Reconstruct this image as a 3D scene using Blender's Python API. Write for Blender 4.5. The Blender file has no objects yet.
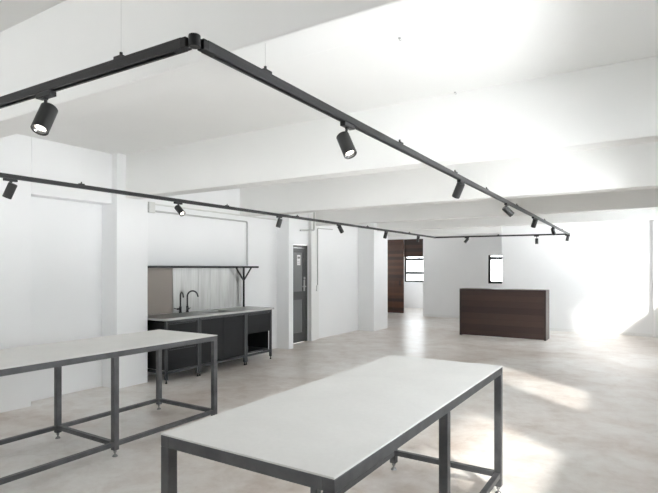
import bpy, bmesh, math, random
from mathutils import Vector, Matrix
random.seed(7)
C = bpy.context.scene.collection
sc = bpy.context.scene

# ------------------------------------------------------------------ materials
def mat(name, col, rough=.5, metal=0., spec=.5):
    m = bpy.data.materials.new(name); m.use_nodes = True
    b = m.node_tree.nodes['Principled BSDF']
    b.inputs['Base Color'].default_value = (*col, 1); b.inputs['Roughness'].default_value = rough
    b.inputs['Metallic'].default_value = metal; b.inputs['Specular IOR Level'].default_value = spec
    return m

def nt(m): return m.node_tree.nodes, m.node_tree.links, m.node_tree.nodes['Principled BSDF']

def coords(n, l, scale=(1, 1, 1)):
    t = n.new('ShaderNodeTexCoord'); mp = n.new('ShaderNodeMapping')
    mp.inputs['Scale'].default_value = scale
    l.new(t.outputs['Object'], mp.inputs['Vector']); return mp.outputs['Vector']

def noise(n, l, vec, scale, detail=6, rough=.55, dist=0):
    t = n.new('ShaderNodeTexNoise'); l.new(vec, t.inputs['Vector'])
    t.inputs['Scale'].default_value = scale; t.inputs['Detail'].default_value = detail
    t.inputs['Roughness'].default_value = rough; t.inputs['Distortion'].default_value = dist
    return t.outputs['Fac']

def ramp(n, l, fac, stops):
    r = n.new('ShaderNodeValToRGB'); l.new(fac, r.inputs['Fac'])
    e = r.color_ramp.elements
    while len(e) < len(stops): e.new(.5)
    for q, (p, c) in zip(e, stops): q.position = p; q.color = (*c, 1)
    return r.outputs['Color']

def mixc(n, l, fac, a, b, mode='MIX'):
    x = n.new('ShaderNodeMix'); x.data_type = 'RGBA'; x.blend_type = mode
    if isinstance(fac, (int, float)): x.inputs[0].default_value = fac
    else: l.new(fac, x.inputs[0])
    for i, v in ((6, a), (7, b)):
        if isinstance(v, tuple): x.inputs[i].default_value = (*v, 1)
        else: l.new(v, x.inputs[i])
    return x.outputs[2]

def bump(n, l, b, fac, strength=.1, dist=.01):
    k = n.new('ShaderNodeBump'); k.inputs['Strength'].default_value = strength; k.inputs['Distance'].default_value = dist
    l.new(fac, k.inputs['Height']); l.new(k.outputs['Normal'], b.inputs['Normal'])

def paint(name, col, rough=.6):
    m = mat(name, col, rough, 0, .3); n, l, b = nt(m)
    v = coords(n, l)
    f = noise(n, l, v, .9, 4)
    l.new(ramp(n, l, f, [(.3, tuple(c * .97 for c in col)), (.7, col)]), b.inputs['Base Color'])
    bump(n, l, b, noise(n, l, v, 60, 3), .04, .004)
    return m

WALL = paint('white_wall_paint', (.90, .905, .91))
CEIL = paint('white_ceiling_paint', (.90, .90, .885), .7)
TRIMW = paint('white_gloss_trim', (.85, .85, .84), .4)

def floor_mat():
    m = mat('polished_concrete', (.5, .48, .45), .3); n, l, b = nt(m)
    v = coords(n, l)
    big = noise(n, l, v, .45, 5, .6, .6)
    mid = noise(n, l, v, 3.2, 9, .66, .3)
    fine = noise(n, l, v, 14, 8, .7)
    c1 = ramp(n, l, big, [(.40, (.47, .385, .325)), (.5, (.67, .615, .57)), (.60, (.78, .76, .73))])
    c2 = ramp(n, l, mid, [(.38, (.54, .47, .42)), (.5, (.70, .66, .625)), (.62, (.80, .78, .75))])
    c = mixc(n, l, .5, c1, c2)
    spk = ramp(n, l, fine, [(.3, (.90, .89, .88)), (.55, (1, 1, 1))])
    c = mixc(n, l, .7, c, spk, 'MULTIPLY')
    # darker hairline stains
    vo = n.new('ShaderNodeTexVoronoi'); vo.feature = 'DISTANCE_TO_EDGE'; vo.inputs['Scale'].default_value = .28
    dv = n.new('ShaderNodeVectorMath'); dv.operation = 'ADD'
    nz = n.new('ShaderNodeTexNoise'); nz.inputs['Scale'].default_value = 1.4; nz.inputs['Detail'].default_value = 6
    l.new(v, nz.inputs['Vector']); l.new(v, dv.inputs[0]); l.new(nz.outputs['Color'], dv.inputs[1]); l.new(dv.outputs[0], vo.inputs['Vector'])
    cr = ramp(n, l, vo.outputs['Distance'], [(0, (.85, .83, .81)), (.004, (1, 1, 1))])
    c = mixc(n, l, .6, c, cr, 'MULTIPLY')
    l.new(c, b.inputs['Base Color'])
    r = n.new('ShaderNodeMapRange'); r.inputs[3].default_value = .24; r.inputs[4].default_value = .40
    l.new(mid, r.inputs[0]); l.new(r.outputs[0], b.inputs['Roughness'])
    b.inputs['Specular IOR Level'].default_value = .6
    bump(n, l, b, mid, .03, .01)
    return m
FLOOR = floor_mat()

def wood(name, dark, light, board, rough=.45, axis='z'):
    """horizontal boards stacked in z, grain running along x/y"""
    m = mat(name, dark, rough); n, l, b = nt(m)
    t = n.new('ShaderNodeTexCoord'); s = n.new('ShaderNodeSeparateXYZ'); l.new(t.outputs['Object'], s.inputs[0])
    dvd = n.new('ShaderNodeMath'); dvd.operation = 'DIVIDE'; dvd.inputs[1].default_value = board; l.new(s.outputs['Z'], dvd.inputs[0])
    fl = n.new('ShaderNodeMath'); fl.operation = 'FLOOR'; l.new(dvd.outputs[0], fl.inputs[0])
    fr = n.new('ShaderNodeMath'); fr.operation = 'FRACT'; l.new(dvd.outputs[0], fr.inputs[0])
    wn = n.new('ShaderNodeTexWhiteNoise'); wn.noise_dimensions = '1D'; l.new(fl.outputs[0], wn.inputs['W'])
    mp = n.new('ShaderNodeMapping'); mp.inputs['Scale'].default_value = (1.5, 1.5, 28); l.new(t.outputs['Object'], mp.inputs['Vector'])
    g = noise(n, l, mp.outputs['Vector'], 2.0, 6, .6, .4)
    a = n.new('ShaderNodeMath'); a.operation = 'MULTIPLY_ADD'; a.inputs[1].default_value = .6
    l.new(wn.outputs['Value'], a.inputs[0])
    a2 = n.new('ShaderNodeMath'); a2.operation = 'MULTIPLY'; a2.inputs[1].default_value = .5; l.new(g, a2.inputs[0]); l.new(a2.outputs[0], a.inputs[2])
    c = ramp(n, l, a.outputs[0], [(.15, dark), (.85, light)])
    gap = ramp(n, l, fr.outputs[0], [(0, (.25, .25, .25)), (.05, (1, 1, 1))])
    l.new(mixc(n, l, 1., c, gap, 'MULTIPLY'), b.inputs['Base Color'])
    bump(n, l, b, g, .1, .003)
    return m
DESKW = wood('dark_stained_boards', (.026, .012, .009), (.052, .027, .020), .138, .38)
DESKF = wood('dark_stained_frame', (.022, .012, .010), (.036, .020, .016), 2.0, .38)
TIMBER = wood('warm_brown_boards', (.020, .008, .0045), (.10, .040, .020), .105, .45)
TIMBERD = wood('brown_lintel_boards', (.014, .007, .005), (.05, .020, .012), .12, .45)

STEEL = mat('dark_grey_steel_tube', (.075, .078, .083), .42, .55)
n, l, b = nt(STEEL)
l.new(ramp(n, l, noise(n, l, coords(n, l), 9, 6), [(.3, (.075, .076, .079)), (.7, (.125, .127, .132))]), b.inputs['Base Color'])
FOOT = mat('zinc_foot', (.25, .25, .25), .35, .9)
def top_mat():
    m = mat('pale_grey_tabletop', (.6, .59, .57), .55); n, l, b = nt(m)
    v = coords(n, l)
    f = noise(n, l, v, 1.6, 7, .6, .5)
    f2 = noise(n, l, v, 40, 4, .6)
    c = ramp(n, l, f, [(.3, (.72, .71, .69)), (.7, (.79, .78, .76))])
    l.new(mixc(n, l, .5, c, ramp(n, l, f2, [(.3, (.93, .93, .93)), (.7, (1, 1, 1))]), 'MULTIPLY'), b.inputs['Base Color'])
    bump(n, l, b, f2, .05, .002)
    return m
TOP = top_mat()
BLACK = mat('matt_black_metal', (.010, .010, .011), .42, 0, .3)
TRACK = mat('satin_black_track', (.014, .014, .015), .38, 0, .35)
LAMPB = mat('charcoal_lamp_body', (.02, .02, .02), .45, .1)
LAMPIN = mat('lamp_reflector', (.5, .5, .5), .2, .9)
def emit(name, col, s):
    m = bpy.data.materials.new(name); m.use_nodes = True; n = m.node_tree.nodes; n.clear()
    e = n.new('ShaderNodeEmission'); o = n.new('ShaderNodeOutputMaterial')
    e.inputs[0].default_value = (*col, 1); e.inputs[1].default_value = s
    m.node_tree.links.new(e.outputs[0], o.inputs[0]); return m
LED = emit('lit_led', (1, .93, .84), 9)
CAB = mat('charcoal_cabinet_front', (.005, .0053, .006), .42, 0, .2)
CABF = mat('dark_cabinet_frame', (.045, .047, .05), .4, .4)
SHELFIN = mat('black_cabinet_inside', (.006, .006, .006), .7)
WORK = mat('brushed_steel_worktop', (.42, .42, .41), .32, .85)
def brushed(name, col, rough, metal):
    m = mat(name, col, rough, metal); n, l, b = nt(m)
    f = noise(n, l, coords(n, l, (1, 12, 1.2)), 1.2, 3, .5)
    l.new(ramp(n, l, f, [(.35, tuple(c * .82 for c in col)), (.6, col)]), b.inputs['Base Color'])
    return m
SPLASH = brushed('brushed_steel_splashback', (.36, .355, .34), .36, .7)
SPLASH_REFL = mat('brown_reflection_splashback', (.20, .172, .148), .42, .4)  # brown reflection painted as the panel's base colour
DOORG = mat('dark_grey_door_frame', (.055, .057, .056), .4, .3)
DOORP = mat('grey_obscured_glass', (.17, .175, .175), .2, 0)
PAPER = mat('white_paper', (.8, .8, .8), .7)
WFRAME = mat('black_window_frame', (.02, .02, .02), .45)
CONDUIT = mat('grey_conduit', (.5, .5, .49), .4, .1)
CONDW = mat('painted_conduit', (.72, .72, .70), .45)
CHROME = mat('dull_chrome', (.5, .5, .5), .3, .9)
INK = mat('grey_print', (.2, .2, .2), .7)
def glass_mat():
    m = bpy.data.materials.new('clear_window_pane'); m.use_nodes = True; n = m.node_tree.nodes; l = m.node_tree.links; n.clear()
    t = n.new('ShaderNodeBsdfTransparent'); g = n.new('ShaderNodeBsdfGlossy'); g.inputs['Roughness'].default_value = .02
    t.inputs[0].default_value = (.96, .97, .97, 1)
    f = n.new('ShaderNodeFresnel'); f.inputs['IOR'].default_value = 1.25; x = n.new('ShaderNodeMixShader'); o = n.new('ShaderNodeOutputMaterial')
    l.new(f.outputs[0], x.inputs[0]); l.new(t.outputs[0], x.inputs[1]); l.new(g.outputs[0], x.inputs[2]); l.new(x.outputs[0], o.inputs[0])
    return m
GLASS = glass_mat()
OBSC = bpy.data.materials.new('added_diffusing_pane'); OBSC.use_nodes = True  # diffusing pane, used only in the added windows
n = OBSC.node_tree.nodes; l = OBSC.node_tree.links; n.clear()
_t = n.new('ShaderNodeBsdfTranslucent'); _t.inputs[0].default_value = (.92, .94, .95, 1); _o = n.new('ShaderNodeOutputMaterial')
l.new(_t.outputs[0], _o.inputs[0])

# ------------------------------------------------------------------ mesh helpers
class MB:
    def __init__(s): s.bm = bmesh.new()
    def box(s, x0, x1, y0, y1, z0, z1):
        r = bmesh.ops.create_cube(s.bm, size=1)['verts']
        bmesh.ops.scale(s.bm, verts=r, vec=(x1 - x0, y1 - y0, z1 - z0))
        bmesh.ops.translate(s.bm, verts=r, vec=((x0 + x1) / 2, (y0 + y1) / 2, (z0 + z1) / 2))
        return s
    def bar(s, a, b, w, h):
        """rectangular bar between two points, w sideways and h upright"""
        a, b = Vector(a), Vector(b); d = b - a; L = d.length; d.normalize()
        up = Vector((0, 0, 1)) if abs(d.z) < .95 else Vector((1, 0, 0))
        sd = d.cross(up).normalized(); up = sd.cross(d).normalized()
        M = Matrix((sd, d, up)).transposed().to_4x4(); M.translation = (a + b) / 2
        r = bmesh.ops.create_cube(s.bm, size=1)['verts']
        bmesh.ops.scale(s.bm, verts=r, vec=(w, L, h)); bmesh.ops.transform(s.bm, matrix=M, verts=r)
        return s
    def cyl(s, a, b, r0, r1=None, seg=20):
        a, b = Vector(a), Vector(b); d = b - a
        M = d.to_track_quat('Z', 'Y').to_matrix().to_4x4(); M.translation = (a + b) / 2
        r = bmesh.ops.create_cone(s.bm, cap_ends=True, segments=seg, radius1=r0, radius2=r0 if r1 is None else r1, depth=d.length)['verts']
        bmesh.ops.transform(s.bm, matrix=M, verts=r); return s
    def lathe(s, prof, seg=28, M=None):
        """closed profile of (radius, z) turned about z"""
        rings = []
        for r, z in prof:
            if r < 1e-6: rings.append([s.bm.verts.new((0, 0, z))])
            else: rings.append([s.bm.verts.new((r * math.cos(2 * math.pi * k / seg), r * math.sin(2 * math.pi * k / seg), z)) for k in range(seg)])
        for A, B in zip(rings, rings[1:]):
            for k in range(seg):
                k2 = (k + 1) % seg
                vs = []
                for v in (A[k % len(A)], A[k2 % len(A)], B[k2 % len(B)], B[k % len(B)]):
                    if v not in vs: vs.append(v)
                if len(vs) > 2: s.bm.faces.new(vs)
        if M is not None: bmesh.ops.transform(s.bm, matrix=M, verts=[v for R in rings for v in R])
        return s
    def tube(s, pts, r, seg=12):
        pts = [Vector(p) for p in pts]; rings = []
        ref = None
        for i, p in enumerate(pts):
            d = (pts[min(i + 1, len(pts) - 1)] - pts[max(i - 1, 0)]).normalized()
            if ref is None: ref = Vector((1, 0, 0)) if abs(d.x) < .9 else Vector((0, 1, 0))
            u = (ref - d * ref.dot(d)).normalized(); v = d.cross(u); ref = u
            rings.append([s.bm.verts.new(p + u * r * math.cos(2 * math.pi * k / seg) + v * r * math.sin(2 * math.pi * k / seg)) for k in range(seg)])
        for A, B in zip(rings, rings[1:]):
            for k in range(seg): s.bm.faces.new((A[k], A[(k + 1) % seg], B[(k + 1) % seg], B[k]))
        s.bm.faces.new(rings[0][::-1]); s.bm.faces.new(rings[-1]); return s
    def build(s, name, m, parent=None, bevel=0, smooth=False, origin=None):
        bmesh.ops.recalc_face_normals(s.bm, faces=s.bm.faces)
        me = bpy.data.meshes.new(name)
        if origin is not None:
            bmesh.ops.translate(s.bm, verts=s.bm.verts, vec=-Vector(origin))
        s.bm.to_mesh(me); s.bm.free()
        me.materials.append(m)
        o = bpy.data.objects.new(name, me); C.objects.link(o)
        if origin is not None: o.location = origin
        if parent: o.parent = parent
        if smooth:
            for p in me.polygons: p.use_smooth = True
            e = o.modifiers.new('split', 'EDGE_SPLIT'); e.split_angle = math.radians(40)
        if bevel:
            bv = o.modifiers.new('bevel', 'BEVEL'); bv.width = bevel; bv.segments = 2; bv.limit_method = 'ANGLE'
        return o

def thing(name, label, cat, loc=(0, 0, 0), group=None):
    o = bpy.data.objects.new(name, None); C.objects.link(o); o.location = loc; o.empty_display_size = .1
    return tag(o, label, cat, group)
def tag(o, label, cat, group=None):
    o['label'] = label; o['category'] = cat
    if group: o['group'] = group
    return o
def struct(o, label=None, cat=None):
    o['kind'] = 'structure'
    if label: o['label'] = label
    if cat: o['category'] = cat
    return o
def S(name, mb, m, label, cat, bevel=0): return struct(mb.build(name, m, None, bevel), label, cat)

# ------------------------------------------------------------------ the room
X0, XR = -6.6, .5           # outer face of left wall, inner face of right wall
CZ = 3.12         # ceiling, dropped ceiling at the far end
S('floor', MB().box(-9.6, .8, -3.6, 19.3, -.15, 0), FLOOR, 'pale mottled polished concrete floor of the whole room', 'floor')

S('ceiling', MB().box(-9.6, .8, -3.6, 19.3, CZ, CZ + .25), CEIL, 'white painted flat ceiling between the beams', 'ceiling')
BEAMS = [(1.655, 1.875, 'nearest white ceiling beam, overhead at top left'), (4.34, 4.56, 'white ceiling beam landing on the pier left of the kitchen'),
         (6.97, 7.19, 'white ceiling beam over the right end of the kitchen run'), (9.42, 9.64, 'shaded white ceiling beam beyond the grey door'),
         (11.68, 11.90, 'shaded white ceiling beam landing on the far left pier'), (14.02, 14.24, 'farthest white ceiling beam in line with the end wall')]
BZ = 2.545
for i, (q0, q1, lb) in enumerate(BEAMS):
    S('trim_%d' % (i + 1), MB().box(-9.5 if i == 5 else -6.05 if i == 1 else -5.95 if i == 4 else -6.32, -3.36 if i == 5 else XR, q0, q1, BZ, CZ + .01), CEIL, lb, 'ceiling beam', .008)
# left wall, with the blind niche and the changes of plane
wl = MB()
wl.box(X0, -6.06, -3.6, 3.16, 0, CZ)
wl.box(X0, -6.27, 3.16, 4.22, 0, CZ)
wl.box(-6.27, -6.06, 3.16, 4.22, 2.455, CZ)
wl.box(X0, -5.95, 4.20, 4.69, 0, CZ)              # pier
wl.box(X0, -6.30, 4.69, 8.05, 0, CZ)
wl.box(X0, -6.0, 8.05, 8.2, 0, CZ)                # stub pier
wl.box(X0, -6.35, 8.2, 8.35, 0, CZ)
wl.box(X0, -6.35, 8.35, 9.22, 2.1, CZ)
wl.box(X0, -6.35, 9.22, 11.5, 0, CZ)
wl.box(X0, -5.9, 11.5, 12.3, 0, CZ)
S('wall_left', wl, WALL, 'white plastered left wall with piers and a shallow blind niche', 'wall', .006)
S('wall_hall', MB().box(-9.6, -9.5, 11.6, 12.4, 0, CZ).box(-9.6, -9.5, 12.4, 14.2, 0, CZ).box(-9.6, -9.5, 14.2, 15.1, 0, .9).box(-9.6, -9.5, 14.2, 15.1, 2.3, CZ).box(-9.6, -9.5, 15.1, 17.0, 0, CZ).box(-9.6, -9.5, 17.0, 18.6, 0, .9).box(-9.6, -9.5, 17.0, 18.6, 2.3, CZ).box(-9.6, -9.5, 18.6, 19.2, 0, CZ).box(-9.6, X0, 11.5, 11.6, 0, CZ), WALL, 'white side wall of the passage behind the far left pier', 'wall')
S('trim_7', MB().box(-6.3, -6.285, 4.69, 7.12, 1.62, 2.43), WALL, 'pale wall lining above the kitchen shelf', 'wall lining', .003)
S('trim_8', MB().box(-6.35, -6.27, 9.24, 9.42, 0, CZ).box(-6.35, -6.31, 9.42, 9.60, 0, CZ), TRIMW, 'white boxed casing down the wall right of the grey door', 'casing', .004)

# far walls
S('wall_far', MB().box(-6.38, -4.25, 16.0, 16.15, 0, CZ).box(-4.25, -3.45, 16.0, 16.15, 0, 1.12)
  .box(-4.25, -3.45, 16.0, 16.15, 2.0, CZ).box(-3.45, -3.36, 16.0, 16.15, 0, CZ), WALL, 'white far wall around the narrow window', 'wall')
S('wall_end', MB().box(-3.36, .8, 14.05, 14.25, 0, CZ).box(-3.36, -3.2, 14.25, 16.15, 0, CZ), WALL, 'sunlit white end wall behind the dark reception desk', 'wall', .004)
S('trim_9', MB().box(.06, XR, 13.97, 14.05, 0, CZ), WALL, 'white pier in the far right corner', 'pier', .01)
S('baseboard_end', MB().box(-3.37, .06, 14.035, 14.05, 0, .07), TRIMW, 'low white skirting along the end wall', 'skirting')
S('baseboard_far', MB().box(-6.38, -3.36, 15.985, 16.0, 0, .07), TRIMW, 'low white skirting along the far wall', 'skirting')

# passage: timber clad wall, header, back room
S('wall_timber', MB().box(-7.28, -6.3, 16.5, 16.62, 1.98, 2.6).box(-6.46, -6.3, 16.5, 16.62, 0, 1.98).box(-9.5, -7.95, 16.5, 16.62, 0, 2.6), TIMBERD, 'brown timber boarding over the opening to the back room', 'wall')
S('wall_header', MB().box(-9.5, -6.3, 16.5, 16.62, 2.6, CZ), WALL, 'white strip of wall above the brown timber boarding', 'wall')
d2 = struct(thing('door_2', 'open sliding door of warm brown horizontal boards in the far left passage', 'door', (-7.66, 16.46, 0)))
MB().box(-.60, .38, -.03, .03, .02, 2.6).build('door_panel', TIMBER, d2, .004)
MB().cyl((.27, -.03, 1.08), (.27, -.075, 1.08), .012).cyl((.27, -.07, 1.0), (.27, -.07, 1.16), .016).build('handle', BLACK, d2, 0, True)
S('wall_back', MB().box(-9.5, -8.42, 19.1, 19.25, 0, CZ).box(-8.42, -7.2, 19.1, 19.25, 0, 1.04).box(-8.42, -7.2, 19.1, 19.25, 2.12, CZ)
  .box(-7.2, -4.9, 19.1, 19.25, 0, CZ).box(-4.95, -4.8, 16.15, 19.25, 0, CZ), WALL, 'white back room wall below the bright window', 'wall')

def window(name, label, axis, plane, a0, a1, z0, z1, depth, bars_h=(), bars_v=(), t=.045, pane=None, bt=.35, tt=None):
    """frame, pane, sill in a wall opening; axis = 'x' when the window runs along x"""
    w = struct(thing(name, label, 'window', (plane if axis == 'y' else (a0 + a1) / 2, (a0 + a1) / 2 if axis == 'y' else plane, z0)))
    def bx(mb, p0, p1, q0, q1, r0, r1):   # p along, q through, r up  (relative)
        return mb.box(p0, p1, q0, q1, r0, r1) if axis == 'x' else mb.box(q0, q1, p0, p1, r0, r1)
    h = (a1 - a0) / 2; H = z1 - z0
    f = MB(); g = MB()
    bx(f, -h, -h + t, 0, depth, 0, H); bx(f, h - t, h, 0, depth, 0, H); bx(f, -h, h, 0, depth, 0, t); bx(f, -h, h, 0, depth, H - (tt or t), H)
    for k in bars_h: bx(f, -h, h, .005, depth - .005, k - t * bt, k + t * bt)
    for k in bars_v: bx(f, k - t * .5, k + t * .5, .005, depth - .005, 0, H)
    bx(g, -h + t * .5, h - t * .5, depth * .5 - .003, depth * .5 + .003, t * .5, H - t * .5)
    f.build('window_frame', WFRAME, w); g.build('pane', pane or GLASS, w)
    return w
window('window_1', 'narrow bright window with black frame left of the end wall', 'x', 16.05, -4.25, -3.45, 1.12, 2.0, .05, (.785,), t=.07, bt=.6, tt=.015)
window('window_2', 'bright window with black frame in the back room', 'x', 19.15, -8.42, -7.2, 1.04, 2.12, .05, (.36, .91), t=.07, bt=.8, tt=.02)

# right wall with tall windows that let the sun in
op = [(1.95, 3.75, 2.12), (5.03, 6.28, 2.5), (9.8, 11.3, 2.4), (11.95, 13.75, 2.62)]  # third opening is unseen, added to light the far end
TR = [(1.95, 3.75, 2.24, 2.6), (4.8, 6.6, 2.6, 2.85)]      # unseen obscured transoms, added to brighten the ceiling
ZS = 1.0
cuts = [(a, b_, ZS, h) for a, b_, h in op] + TR
ysb = sorted({-3.6, 14.05} | {v for c in cuts for v in c[:2]}); wr = MB()
for q0, q1 in zip(ysb, ysb[1:]):
    z = 0
    for c in sorted((c for c in cuts if c[0] <= q0 + 1e-6 and c[1] >= q1 - 1e-6), key=lambda c: c[2]):
        wr.box(XR, .8, q0, q1, z, c[2]); z = c[3]
    wr.box(XR, .8, q0, q1, z, CZ)
S('wall_right', wr, WALL, 'white right wall with tall windows, mostly outside the photo', 'wall')
for i, (a0, a1, ZH) in enumerate(op):
    window('window_%d' % (3 + i), ['tall steel window in the right wall, nearest the camera', 'narrow tall steel window in the right wall', 'added obscured glass window in the right wall, unseen fill light', 'steel window in the right wall nearest the end wall'][i], 'y', .72, a0, a1, ZS, ZH, .05,
           (1.1,), (0,) if a1 - a0 > 2 else (), t=.05, pane=OBSC if i == 2 else None)
for i, (a0, a1, z0, z1) in enumerate(TR):
    window('window_%d' % (9 + i), 'added obscured glass transom for fill light, high in the right wall, %s the camera' % ['nearer', 'farther from'][i], 'y', .72, a0, a1, z0, z1, .05, (), (0,), pane=OBSC)
# wall behind the camera
S('wall_near', MB().box(-6.06, -4.4, -3.6, -3.4, 0, CZ).box(-4.4, -3.1, -3.6, -3.4, 0, .95).box(-4.4, -3.1, -3.6, -3.4, 2.4, CZ).box(-3.1, .5, -3.6, -3.4, 0, CZ), WALL, 'white wall with one added window behind the camera', 'wall')
window('window_11', 'added fill window behind the camera', 'x', -3.52, -4.4, -3.1, .95, 2.4, .05, (1.0,), (0,))  # unseen window, added for fill from behind
portal_near = (-3.75, -3.62, 1.675)
window('window_7', 'added unseen window lighting the passage behind the far left pier', 'y', -9.57, 14.2, 15.1, .9, 2.3, .05, (1.0,))  # added to light the passage floor and far wall
window('window_8', 'added side window lighting the back room, outside the photo', 'y', -9.57, 17.0, 18.6, .9, 2.3, .05, (1.0,), (0,))  # unseen, placed to bring daylight into the back room
# grey door beside the kitchen
d1 = struct(thing('door_1', 'dark grey glazed door with a white notice in the left wall', 'door', (-6.36, 8.785, 0)))
fr = MB()
y0, y1 = -.43, .43
fr.box(-.05, 0, y0, y0 + .06, 0, 2.09).box(-.05, 0, y1 - .06, y1, 0, 2.09).box(-.05, 0, y0, y1, 2.03, 2.09)
fr.build('door_frame', DOORG, d1, .003)
lf = MB()
lf.box(-.045, -.005, y0 + .065, y0 + .16, .01, 2.025).box(-.045, -.005, y1 - .16, y1 - .065, .01, 2.025)
lf.box(-.045, -.005, y0 + .16, y1 - .16, 1.93, 2.025).box(-.045, -.005, y0 + .16, y1 - .16, .01, .22).box(-.045, -.005, y0 + .16, y1 - .16, .92, 1.10)
lf.build('door_leaf', DOORG, d1, .003)
for z0, z1 in ((.22, .92), (1.10, 1.93)):
    MB().box(-.03, -.02, y0 + .16, y1 - .16, z0, z1).build('pane', DOORP, d1)
h = MB().cyl((-.006, .31, 1.2), (.045, .31, 1.2), .012).cyl((.04, .31, 1.2), (.04, .19, 1.2), .011).box(-.006, .004, .285, .335, 1.1, 1.34).cyl((.0, .31, 1.38), (.012, .31, 1.38), .028)
h.build('handle', CHROME, d1, 0, True)
sg = MB().box(-.019, -.017, .07, .19, 1.66, 1.88).build('notice', PAPER, d1)
sg['label'] = 'white notice on the upper glass'
MB().box(-.0172, -.0162, .085, .175, 1.80, 1.845).box(-.0172, -.0162, .085, .175, 1.70, 1.71).box(-.0172, -.0162, .085, .16, 1.74, 1.75).build('print', INK, sg)

# ------------------------------------------------------------------ work tables
def make_table(label, loc, W, L, zs, Hh):
    t = .048
    r = thing('work_table', label, 'table', loc, 'long steel framed work tables')
    hx, hy = W / 2, L / 2
    MB().box(-hx, hx, -hy, hy, Hh - .008, Hh).build('tabletop', TOP, r, .002)
    f = MB(); zt = Hh - .008
    for s in (-1, 1):
        f.box(s * hx - (t if s > 0 else 0), s * hx + (0 if s > 0 else t), -hy, hy, zt - t, zt)
        f.box(-hx + t, hx - t, s * hy - (t if s > 0 else 0), s * hy + (0 if s > 0 else t), zt - t, zt)
    f.box(-hx + t, hx - t, -t / 2, t / 2, zt - t, zt)
    f.build('top_frame', STEEL, r, .003)
    ts = .038
    ys = (-hy + t / 2, 0, hy - t / 2)
    for s in (-1, 1):
        for y in ys:
            x = s * (hx - t / 2)
            lg = MB().box(x - t / 2, x + t / 2, y - t / 2, y + t / 2, .055, zt - t).build('leg', STEEL, r, .003)
            MB().cyl((x, y, .012), (x, y, .056), .007, seg=12).cyl((x, y, .034), (x, y, .05), .014, seg=6).cyl((x, y, 0), (x, y, .014), .024, .015, seg=16).build('levelling_foot', FOOT, lg, 0, True)
        x = s * (hx - t / 2)
        for q in (0, 1):
            MB().box(x - ts / 2, x + ts / 2, ys[q] + t / 2, ys[q + 1] - t / 2, zs, zs + ts).build('side_rail', STEEL, r, .003)
    for y in ys:
        MB().box(-hx + t, hx - t, y - ts / 2, y + ts / 2, zs, zs + ts).build('cross_rail', STEEL, r, .003)
    return r
def copy_tree(o, parent=None):
    c = o.copy(); C.objects.link(c)
    if parent: c.parent = parent
    for ch in list(o.children): copy_tree(ch, c)
    return c
tb = make_table('pale topped steel work table in the foreground, nearest the camera', (-1.317, 2.585, 0), .86, 2.285, .118, .904)
make_table('pale topped steel work table along the left wall, running out of frame', (-4.28, 2.70, 0), .91, 2.38, .086, .9)

# ------------------------------------------------------------------ kitchen run
CX0, CX1 = -6.28, -5.64
CG = 'charcoal kitchen base cabinets'
def post(mb, y, x=CX1 - .02, z0=.05): mb.box(x - .018, x + .018, y - .018, y + .018, z0, .868)
def cabinet(label, ya, yb, kind):
    r = thing('base_cabinet', label, 'cabinet', ((CX0 + CX1) / 2, (ya + yb) / 2, 0), CG)
    ox, oy = (CX0 + CX1) / 2, (ya + yb) / 2
    def B(mb, name, m, bev=.002, par=None):
        bmesh.ops.translate(mb.bm, verts=mb.bm.verts, vec=(-ox, -oy, 0)); return mb.build(name, m, par or r, bev)
    f = MB()
    posts = [ya + .018, yb - .018]
    for y in posts: post(f, y); post(f, y, CX0 + .02)
    f.box(CX1 - .038, CX1 - .002, ya + .036, yb - .036, .832, .868).box(CX1 - .038, CX1 - .002, ya + .036, yb - .036, .13, .166)
    f.box(CX0 + .002, CX0 + .038, ya + .036, yb - .036, .13, .166).box(CX0 + .04, CX1 - .04, ya, ya + .03, .13, .166).box(CX0 + .04, CX1 - .04, yb - .03, yb, .13, .166)
    B(f, 'frame', CABF)
    for y in posts:
        for x in (CX1 - .02, CX0 + .02):
            B(MB().cyl((x, y, 0), (x, y, .016), .016, .014).cyl((x, y, .012), (x, y, .055), .008), 'foot', BLACK, 0)
    c = MB()
    i0, i1 = ya + .005, yb - .005
    c.box(CX0, CX1 - .05, i0 + .032, i0 + .046, .17, .83).box(CX0, CX1 - .05, i1 - .046, i1 - .032, .17, .83)
    c.box(CX0, CX0 + .012, i0 + .05, i1 - .05, .17, .83).box(CX0 + .012, CX1 - .05, i0 + .05, i1 - .05, .166, .182)
    if kind == 'open': c.box(CX0 + .012, CX1 - .05, i0 + .05, i1 - .05, .50, .515)
    B(c, 'carcass', SHELFIN)
    a, b_ = ya + .04, yb - .04
    if kind == 'drawers':
        for z0, z1 in ((.17, .47), (.475, .828)):
            d = B(MB().box(CX1 - .03, CX1 - .012, a, b_, z0, z1), 'drawer', CAB)
            B(MB().box(CX1 - .012, CX1 - .002, a + .02, b_ - .02, z1 - .018, z1 - .01), 'pull', CABF, 0, d)
    elif kind == 'door':
        m = (a + b_) / 2
        for q0, q1 in ((a, m - .0015), (m + .0015, b_)):
            B(MB().box(CX1 - .03, CX1 - .012, q0, q1, .17, .828), 'door', CAB)
    elif kind == 'open':
        d = B(MB().box(CX1 - .03, CX1 - .012, a, b_, .50, .828), 'drawer', CAB)
        B(MB().box(CX1 - .012, CX1 - .002, a + .02, b_ - .02, .81, .818), 'pull', CABF, 0, d)
        B(MB().box(CX0 + .012, CX1 - .045, a + .06, b_ - .01, .182, .19), 'shelf_board', CABF, 0)
    return r
cabinet('charcoal drawer cabinet at the left end of the kitchen run', 4.75, 5.365, 'drawers')
cabinet('wide charcoal door cabinet in the middle of the kitchen run', 5.37, 6.395, 'door')
cabinet('charcoal cabinet with an open black shelf at the right end of the run', 6.40, 7.075, 'open')
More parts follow.
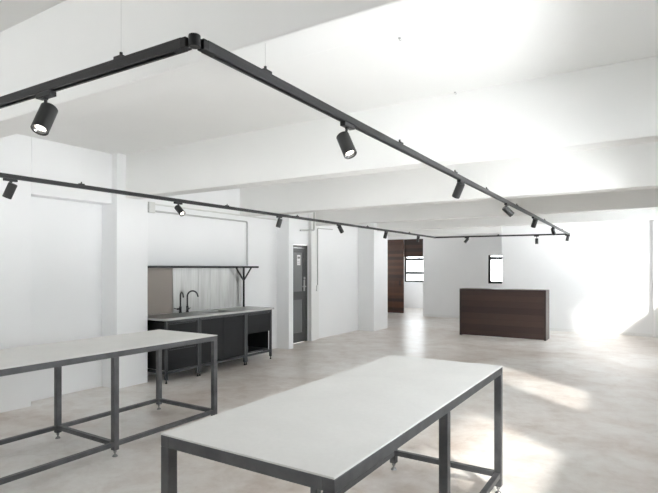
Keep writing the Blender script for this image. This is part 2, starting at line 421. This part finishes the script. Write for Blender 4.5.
wk = thing('worktop', 'long thin steel worktop over the charcoal kitchen cabinets', 'worktop', (CX0, 4.7, .87))
SK = (-6.1, -5.76, 5.72, 6.22)
def WB(mb, name, m, bev=.002, sm=False):
    bmesh.ops.translate(mb.bm, verts=mb.bm.verts, vec=(-CX0, -4.7, -.87)); return mb.build(name, m, wk, bev, sm)
WB(MB().box(CX0, SK[0], 4.7, 7.13, .87, .9).box(SK[1], CX1 + .01, 4.7, 7.13, .87, .9).box(SK[0], SK[1], 4.7, SK[2], .87, .9).box(SK[0], SK[1], SK[3], 7.13, .87, .9), 'slab', WORK)
s_ = MB()
s_.box(SK[0], SK[1], SK[2], SK[3], .71, .715).box(SK[0], SK[0] + .004, SK[2], SK[3], .715, .897).box(SK[1] - .004, SK[1], SK[2], SK[3], .715, .897)
s_.box(SK[0], SK[1], SK[2], SK[2] + .004, .715, .897).box(SK[0], SK[1], SK[3] - .004, SK[3], .715, .897)
WB(s_, 'sink_basin', WORK, 0)
# splashback panels
for nm, y0, y1, m, lb in (('splashback_panel', 4.695, 5.42, SPLASH_REFL, 'splashback panel at the left end under the shelf, brown reflection painted in'),
                          ('splashback_panel', 5.423, 5.95, SPLASH, 'brushed steel splashback panel behind the taps'),
                          ('splashback_panel', 5.953, 6.22, SPLASH, 'narrow brushed steel splashback panel right of the taps'),
                          ('splashback_panel', 6.223, 7.0, SPLASH, 'brushed steel splashback panel beside the shelf post')):
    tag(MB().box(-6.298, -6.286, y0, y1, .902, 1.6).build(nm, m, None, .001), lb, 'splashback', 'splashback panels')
# taps
def tap(label, x, y, ang, hgt, rad, reach):
    r = thing('gooseneck_tap', label, 'tap', (x, y, .9), 'black kitchen taps'); r.rotation_euler.z = ang
    MB().lathe([(0, 0), (.026, 0), (.026, .012), (.019, .016), (.019, .10), (0, .10)]).build('base', BLACK, r, 0, True)
    pts = [(0, 0, .09), (0, 0, hgt - reach)]
    for k in range(1, 13):
        a = math.pi * k / 12 * .93
        pts.append((reach - reach * math.cos(a), 0, hgt - reach + reach * math.sin(a)))
    e = Vector(pts[-1]); dn = (e - Vector(pts[-2])).normalized(); pts.append(tuple(e + dn * .03))
    MB().tube(pts, rad).build('spout', BLACK, r, 0, True)
    MB().cyl((0, -.015, .062), (0, -.055, .062), .014).cyl((0, -.05, .062), (.01, -.105, .075), .006).build('lever', BLACK, r, 0, True)
tap('black gooseneck tap with a wide arched spout by the sink', -6.2, 5.64, math.radians(68), .335, .0125, .085)
tap('slimmer black tap left of the arched tap', -6.2, 5.50, math.radians(-22), .32, .011, .06)
# shelf
sh = thing('kitchen_shelf', 'long thin black shelf above the kitchen splashback', 'shelf', (-6.28, 4.7, 0))
MB().box(0, .30, 0, 2.42, 1.60, 1.632).build('shelf_board', BLACK, sh, .003)
MB().box(.065, .091, 2.255, 2.281, .9, 1.6).build('post', BLACK, sh, .002)
for sgn in (-1, 1):
    MB().bar((.078, 2.268, 1.375), (.078, 2.268 + sgn * .20, 1.605), .02, .02).build('brace', BLACK, sh, .001)

# ------------------------------------------------------------------ conduits on the left wall
def arc_path(pts, r=.04, n=5):
    pts = [Vector(p) for p in pts]; out = [pts[0]]
    for a, b_, c in zip(pts, pts[1:], pts[2:]):
        u = (a - b_).normalized(); v = (c - b_).normalized()
        p, q = b_ + u * r, b_ + v * r
        for k in range(n + 1):
            t = k / n; out.append(p * (1 - t) ** 2 + b_ * 2 * t * (1 - t) + q * t * t)
    out.append(pts[-1]); return out
tag(MB().tube([(-6.278, 4.70, 2.555), (-6.278, 8.04, 2.555)], .012).build('wall_conduit', CONDW, None, 0, True), 'upper of two pale pipes running along the wall above the kitchen', 'conduit')
tag(MB().tube(arc_path([(-6.268, 4.70, 2.45), (-6.268, 7.14, 2.45), (-6.268, 7.14, 1.64)]), .014).build('wall_conduit', CONDUIT, None, 0, True), 'grey pipe under the upper one, dropping down to the kitchen shelf', 'conduit')
tag(MB().box(-6.298, -6.245, 4.95, 5.06, 2.42, 2.58).build('junction_box', CONDW, None, .004), 'small pale box on the pipes beside the kitchen pier', 'junction box')
tag(MB().tube(arc_path([(-6.262, 9.33, 3.1), (-6.262, 9.33, 2.43), (-6.3, 8.86, 2.40)]), .018).build('wall_conduit', CONDUIT, None, 0, True), 'dark bent pipe above the grey door', 'conduit')
tag(MB().tube(arc_path([(-6.295, 10.15, 2.50), (-6.295, 9.52, 2.49), (-6.295, 9.52, 1.2)]), .012).build('wall_conduit', CONDUIT, None, 0, True), 'thin grey pipe dropping down the wall right of the door casing', 'conduit')
tag(MB().box(-6.31, -6.28, 9.475, 9.555, 1.08, 1.22).build('wall_switch', TRIMW, None, .004), 'white switch box at the foot of the thin grey drop pipe', 'switch')

# ------------------------------------------------------------------ reception desk
rd = thing('reception_desk', 'dark brown boarded reception desk standing before the end wall', 'desk', (-2.895, 12.0, 0))
hw = .965; dp = .45; fw = .045
MB().box(-hw + fw, hw - fw, .004, .03, .015, 1.0605).build('front_panel', DESKW, rd)
for q in (-1, 1):
    a, b_ = sorted((q * hw, q * (hw - fw)))
    MB().box(a, b_, 0, dp, 0, 1.06).build('end_panel', DESKF, rd, .003)
MB().box(-hw, hw, -.002, dp, 1.06, 1.11).build('counter_top', DESKF, rd, .003)
MB().box(-hw + fw, hw - fw, .03, dp - .03, .70, .73).build('inner_shelf', DESKF, rd, .002)

# ------------------------------------------------------------------ lighting track
TZ = 2.40
P = {'a': Vector((-1.36, 1.27, TZ)), 'b': Vector((-1.62, 13.2, TZ)), 'c': Vector((-4.77, 12.8, TZ)), 'd': Vector((-4.73, 1.2, TZ))}
tk = thing('lighting_track', 'black suspended lighting track forming a large rectangle below the ceiling', 'lighting track', (0, 0, 0))
def rail(a, b_):
    a, b_ = P[a], P[b_]; d = (b_ - a).normalized(); sd = Vector((d.y, -d.x, 0))
    m = MB(); a2, b2 = a + d * .05, b_ - d * .05
    m.bar(a2 + Vector((0, 0, .013)), b2 + Vector((0, 0, .013)), .036, .012)
    for s in (-1, 1):
        m.bar(a2 + sd * s * .015 + Vector((0, 0, -.006)), b2 + sd * s * .015 + Vector((0, 0, -.006)), .006, .026)
        m.bar(a2 + sd * s * .0115 + Vector((0, 0, -.0175)), b2 + sd * s * .0115 + Vector((0, 0, -.0175)), .009, .003)
    m.build('rail', TRACK, tk, .001)
for q in ('ab', 'bc', 'cd', 'da'): rail(*q)
for k, (p, q) in {'a': 'bd', 'b': 'ac', 'c': 'bd', 'd': 'ca'}.items():
    m = MB(); c = P[k]
    m.cyl(c + Vector((0, 0, -.021)), c + Vector((0, 0, .022)), .021, seg=24)
    for o in (p, q):
        d = (P[o] - c).normalized(); m.bar(c + d * .028, c + d * .10, .034, .038).bar(c, c + d * .03, .012, .034)
    m.build('corner_connector', BLACK, tk, .003)
def on(a, b_, y=None, x=None):
    a, b_ = P[a], P[b_]; t = (y - a.y) / (b_.y - a.y) if y is not None else (x - a.x) / (b_.x - a.x)
    return a.lerp(b_, t)
def ceil_at(x, y):
    for q0, q1, _ in BEAMS:
        if q0 <= y <= q1: return BZ
    return CZ
for i, (e, kw) in enumerate((('da', dict(x=-1.76)), ('da', dict(x=-3.5)), ('ab', dict(y=1.672)), ('ab', dict(y=3.1)), ('ab', dict(y=4.31)), ('ab', dict(y=5.4)), ('ab', dict(y=7.0)), ('ab', dict(y=9.4)), ('ab', dict(y=11.9)),
              ('cd', dict(y=2.95)), ('cd', dict(y=5.0)), ('cd', dict(y=6.6)), ('cd', dict(y=9.0)), ('cd', dict(y=11.1)), ('bc', dict(x=-3.2)))):
    p = on(*e, **kw); d = (P[e[1]] - P[e[0]]).normalized()
    m = MB().bar(p - d * .025 + Vector((0, 0, .024)), p + d * .025 + Vector((0, 0, .024)), .034, .012).cyl(p + Vector((0, 0, .03)), p + Vector((0, 0, .048)), .006)
    c = m.build('hanger_clip', TRACK, tk, .001)
    MB().cyl(p + Vector((0, 0, .045)), (p.x, p.y, ceil_at(p.x, p.y)), (.0005 if i < 3 else .0004), seg=8).build('suspension_wire', CHROME if i < 3 else WALL, c, 0, True)

# ------------------------------------------------------------------ track spotlights
# (edge, attach, head centre offset from attach, aim, lit, label)
SP = [
 ('da', (-2.330, 1.270), (0.054, -0.005, -0.137), (0.203, -0.442, -0.874), 1, 'lit black track spotlight at upper left, nearest the camera'),
 ('ab', (-1.410, 2.410), (0.000, -0.033, -0.137), (0.477, -0.181, -0.860), 1, 'lit black track spotlight over the foreground table'),
 ('ab', (-1.440, 4.450), (-0.022, 0.029, -0.104), (-0.479, 0.328, -0.814), 0, 'black track spotlight aimed down left, third along the right track'),
 ('ab', (-1.490, 6.370), (0.016, 0.016, -0.111), (0.593, 0.452, -0.667), 0, 'black track spotlight tilted away to the right, fourth along the right track'),
 ('ab', (-1.500, 8.240), (0.013, 0.048, -0.111), (-0.335, 0.376, -0.864), 0, 'black track spotlight, fifth along the right track'),
 ('ab', (-1.580, 10.480), (0.000, 0.033, -0.103), (0.112, 0.561, -0.820), 0, 'black track spotlight just before the far right track corner'),
 ('bc', (-1.650, 13.140), (0.001, 0.012, -0.096), (-0.227, 0.021, -0.974), 0, 'black track spotlight at the far right corner of the track'),
 ('bc', (-3.980, 12.800), (0.009, 0.006, -0.095), (-0.520, -0.327, -0.789), 0, 'black track spotlight on the far track left of the narrow window'),
 ('bc', (-2.320, 13.150), (0.001, 0.005, -0.151), (-0.007, 0.041, -0.999), 0, 'black track spotlight hanging straight down above the reception desk'),
 ('cd', (-4.73, 2.29), (-0.003, -0.002, -0.124), (-0.358, -0.225, -0.906), 0, 'black track spotlight at the left edge, nearest on the left track'),
 ('cd', (-4.74, 4.19), (0.026, -0.017, -0.118), (0.739, -0.025, -0.673), 1, 'lit black track spotlight over the kitchen pier'),
 ('cd', (-4.75, 6.13), (-0.004, 0.001, -0.119), (-0.266, -0.116, -0.957), 0, 'black track spotlight before the grey door, third along the left track'),
 ('cd', (-4.76, 7.86), (0.023, 0.049, -0.100), (0.132, 0.590, -0.797), 0, 'black track spotlight right of the grey door, fourth along the left track'),
 ('cd', (-4.76, 9.85), (-0.022, 0.013, -0.098), (-0.355, 0.171, -0.919), 0, 'black track spotlight in front of the brown sliding door'),
 ('cd', (-4.77, 11.66), (-0.013, -0.002, -0.098), (-0.183, -0.020, -0.983), 0, 'last black track spotlight before the far left track corner'),
]
def make_spot():
    r = thing('track_spotlight', '', 'spotlight', (0, 0, 0), 'black track spotlights')
    # adapter in local y = track direction, origin at track centre
    ad = MB().box(-.016, .016, -.05, .06, -.042, -.019).cyl((0, 0, -.042), (0, 0, -.05), .012)
    ad.build('adapter', TRACK, r, .002)
    R, h = .0365, .0675
    body = MB().lathe([(0, h), (R - .004, h), (R, h - .004), (R, -h + .001), (R - .001, -h), (R - .0035, -h), (R - .0035, -h + .022), (0, -h + .022)], 32).build('lamp_body', LAMPB, r, 0, True)
    ring = MB().lathe([(R - .0035, -h + .006), (R - .006, -h + .006), (R - .014, -h + .0215), (R - .0035, -h + .0215), (R - .0035, -h + .006)], 32).build('reflector', LAMPIN, body, 0, True)
    ln = MB().lathe([(0, -h + .0135), (.017, -h + .0135), (.020, -h + .021), (0, -h + .021)], 28).build('lens', LAMPIN, body, 0, True)
    return r
proto = make_spot()
def make_stem(p0, p1, parent):
    MB().cyl(p0, p1, .0075, seg=14).cyl(Vector(p1) - Vector((0, .014, 0)), Vector(p1) + Vector((0, .014, 0)), .011, seg=14).build('stem', LAMPB, parent, 0, True)
spots = []
for i, (e, at, off, aim, lit, lb) in enumerate(SP):
    p = on(*e, x=at[0]) if e in ('da', 'bc') else on(*e, y=at[1])
    spots.append((proto if i == 0 else copy_tree(proto), e, p, off, aim, lit, lb))
for o, e, p, off, aim, lit, lb in spots:
    d = (P[e[1]] - P[e[0]]).normalized(); yaw = math.atan2(d.y, d.x) - math.pi / 2
    sl = (Vector(off) - Vector(aim) * .03).dot(d)
    p = p + d * sl; off = Vector(off) - d * sl
    o.location = p; o.rotation_euler.z = yaw; o['label'] = lb
    Ri = Matrix.Rotation(-yaw, 3, 'Z')
    off_l = Ri @ Vector(off); aim_l = (Ri @ Vector(aim)).normalized()
    body = [c for c in o.children if c.name.startswith('lamp_body')][0]
    body.location = off_l
    body.rotation_euler = (-aim_l).to_track_quat('Z', 'Y').to_euler()
    # stem from the adapter to the upper back of the body
    back = off_l - aim_l * .03
    make_stem((0, 0, -.04), (back.x, back.y, min(back.z, -.055)), o)
    if lit:
        ln = [c for c in body.children if c.name.startswith('lens')][0]
        ln.data = ln.data.copy(); ln.data.materials[0] = LED; ln['label'] = 'glowing lens'

# ceiling hooks
for i, (x, y, lb) in enumerate(((-1.40, 3.1, 'tiny hook in the ceiling, nearer of the two beyond the near beam'), (-1.426, 4.31, 'tiny hook in the ceiling just before the kitchen pier beam'))):
    m = MB().cyl((x, y, CZ), (x, y, CZ - .004), .010).tube([(x, y, CZ - .003), (x, y, CZ - .012)] + [(x + .007 - .007 * math.cos(a), y, CZ - .012 - .007 * math.sin(a)) for a in [k * math.pi / 6 for k in range(1, 7)]], .002, 8)
    tag(m.build('ceiling_hook', CHROME, None, 0, True), lb, 'hook', 'ceiling hooks')

# ------------------------------------------------------------------ light
w = bpy.data.worlds.new('sky'); sc.world = w; w.use_nodes = True
wn, wlk = w.node_tree.nodes, w.node_tree.links
bg = wn['Background']; bg.inputs[1].default_value = 17.0
_c = wn.new('ShaderNodeTexCoord'); _s = wn.new('ShaderNodeSeparateXYZ'); wlk.new(_c.outputs['Generated'], _s.inputs[0])
_r = wn.new('ShaderNodeValToRGB'); _m = wn.new('ShaderNodeMapRange'); _m.inputs[1].default_value = -1; wlk.new(_s.outputs['Z'], _m.inputs[0]); wlk.new(_m.outputs[0], _r.inputs[0])
_e = _r.color_ramp.elements; _e[0].position = .47; _e[0].color = (2.44, 2.45, 2.48, 1); _e[1].position = .5; _e[1].color = (.92, .96, 1.0, 1)   # unseen ground made brighter than the haze above, to lift the ceiling
wlk.new(_r.outputs[0], bg.inputs[0])
sun = bpy.data.lights.new('sun', 'SUN'); sun.energy = 16; sun.angle = math.radians(4.5); sun.color = (1, .965, .91)
so = bpy.data.objects.new('sun', sun); C.objects.link(so)
so.rotation_euler = Vector((-1, .9, -.88)).to_track_quat('-Z', 'Y').to_euler(); so.location = (6, -4, 6)
def portal(loc, rot, sx, sy):
    a = bpy.data.lights.new('window_portal', 'AREA'); a.shape = 'RECTANGLE'; a.size = sx; a.size_y = sy; a.cycles.is_portal = True
    o = bpy.data.objects.new('window_portal', a); C.objects.link(o); o.location = loc; o.rotation_euler = rot
portal(portal_near, (math.radians(90), 0, 0), 1.3, 1.45)
for a0, a1, z0, z1 in TR: portal((.82, (a0 + a1) / 2, (z0 + z1) / 2), (0, math.radians(90), 0), z1 - z0, a1 - a0)
for a0, a1, ZH in op: portal((.82, (a0 + a1) / 2, (ZS + ZH) / 2), (0, math.radians(90), 0), ZH - ZS, a1 - a0)
portal((-9.62, 14.65, 1.6), (0, math.radians(-90), 0), 1.4, .9)
portal((-9.62, 17.8, 1.6), (0, math.radians(-90), 0), 1.4, 1.6)
portal((-3.85, 16.2, 1.55), (math.radians(-90), 0, 0), .8, .9)
portal((-7.8, 19.3, 1.55), (math.radians(-90), 0, 0), 1.2, 1.05)

# ------------------------------------------------------------------ camera
cam = bpy.data.cameras.new('camera'); co = bpy.data.objects.new('camera', cam); C.objects.link(co)
co.location = (0, 0, 1.6); co.rotation_euler = (math.radians(90), 0, math.radians(32.187))
cam.sensor_width = 36; cam.sensor_fit = 'HORIZONTAL'; cam.lens = 510 / 658 * 36; cam.shift_y = 21.5 / 658; cam.clip_start = .05
sc.camera = co
sc.view_settings.view_transform = 'Standard'; sc.view_settings.look = 'None'; sc.view_settings.gamma = 1
sc.view_settings.use_curve_mapping = False; sc.view_settings.exposure = -0.66
cy = sc.cycles; cy.use_denoising = True; cy.max_bounces = 12; cy.diffuse_bounces = 8; cy.transparent_max_bounces = 12; cy.caustics_reflective = False; cy.caustics_refractive = False
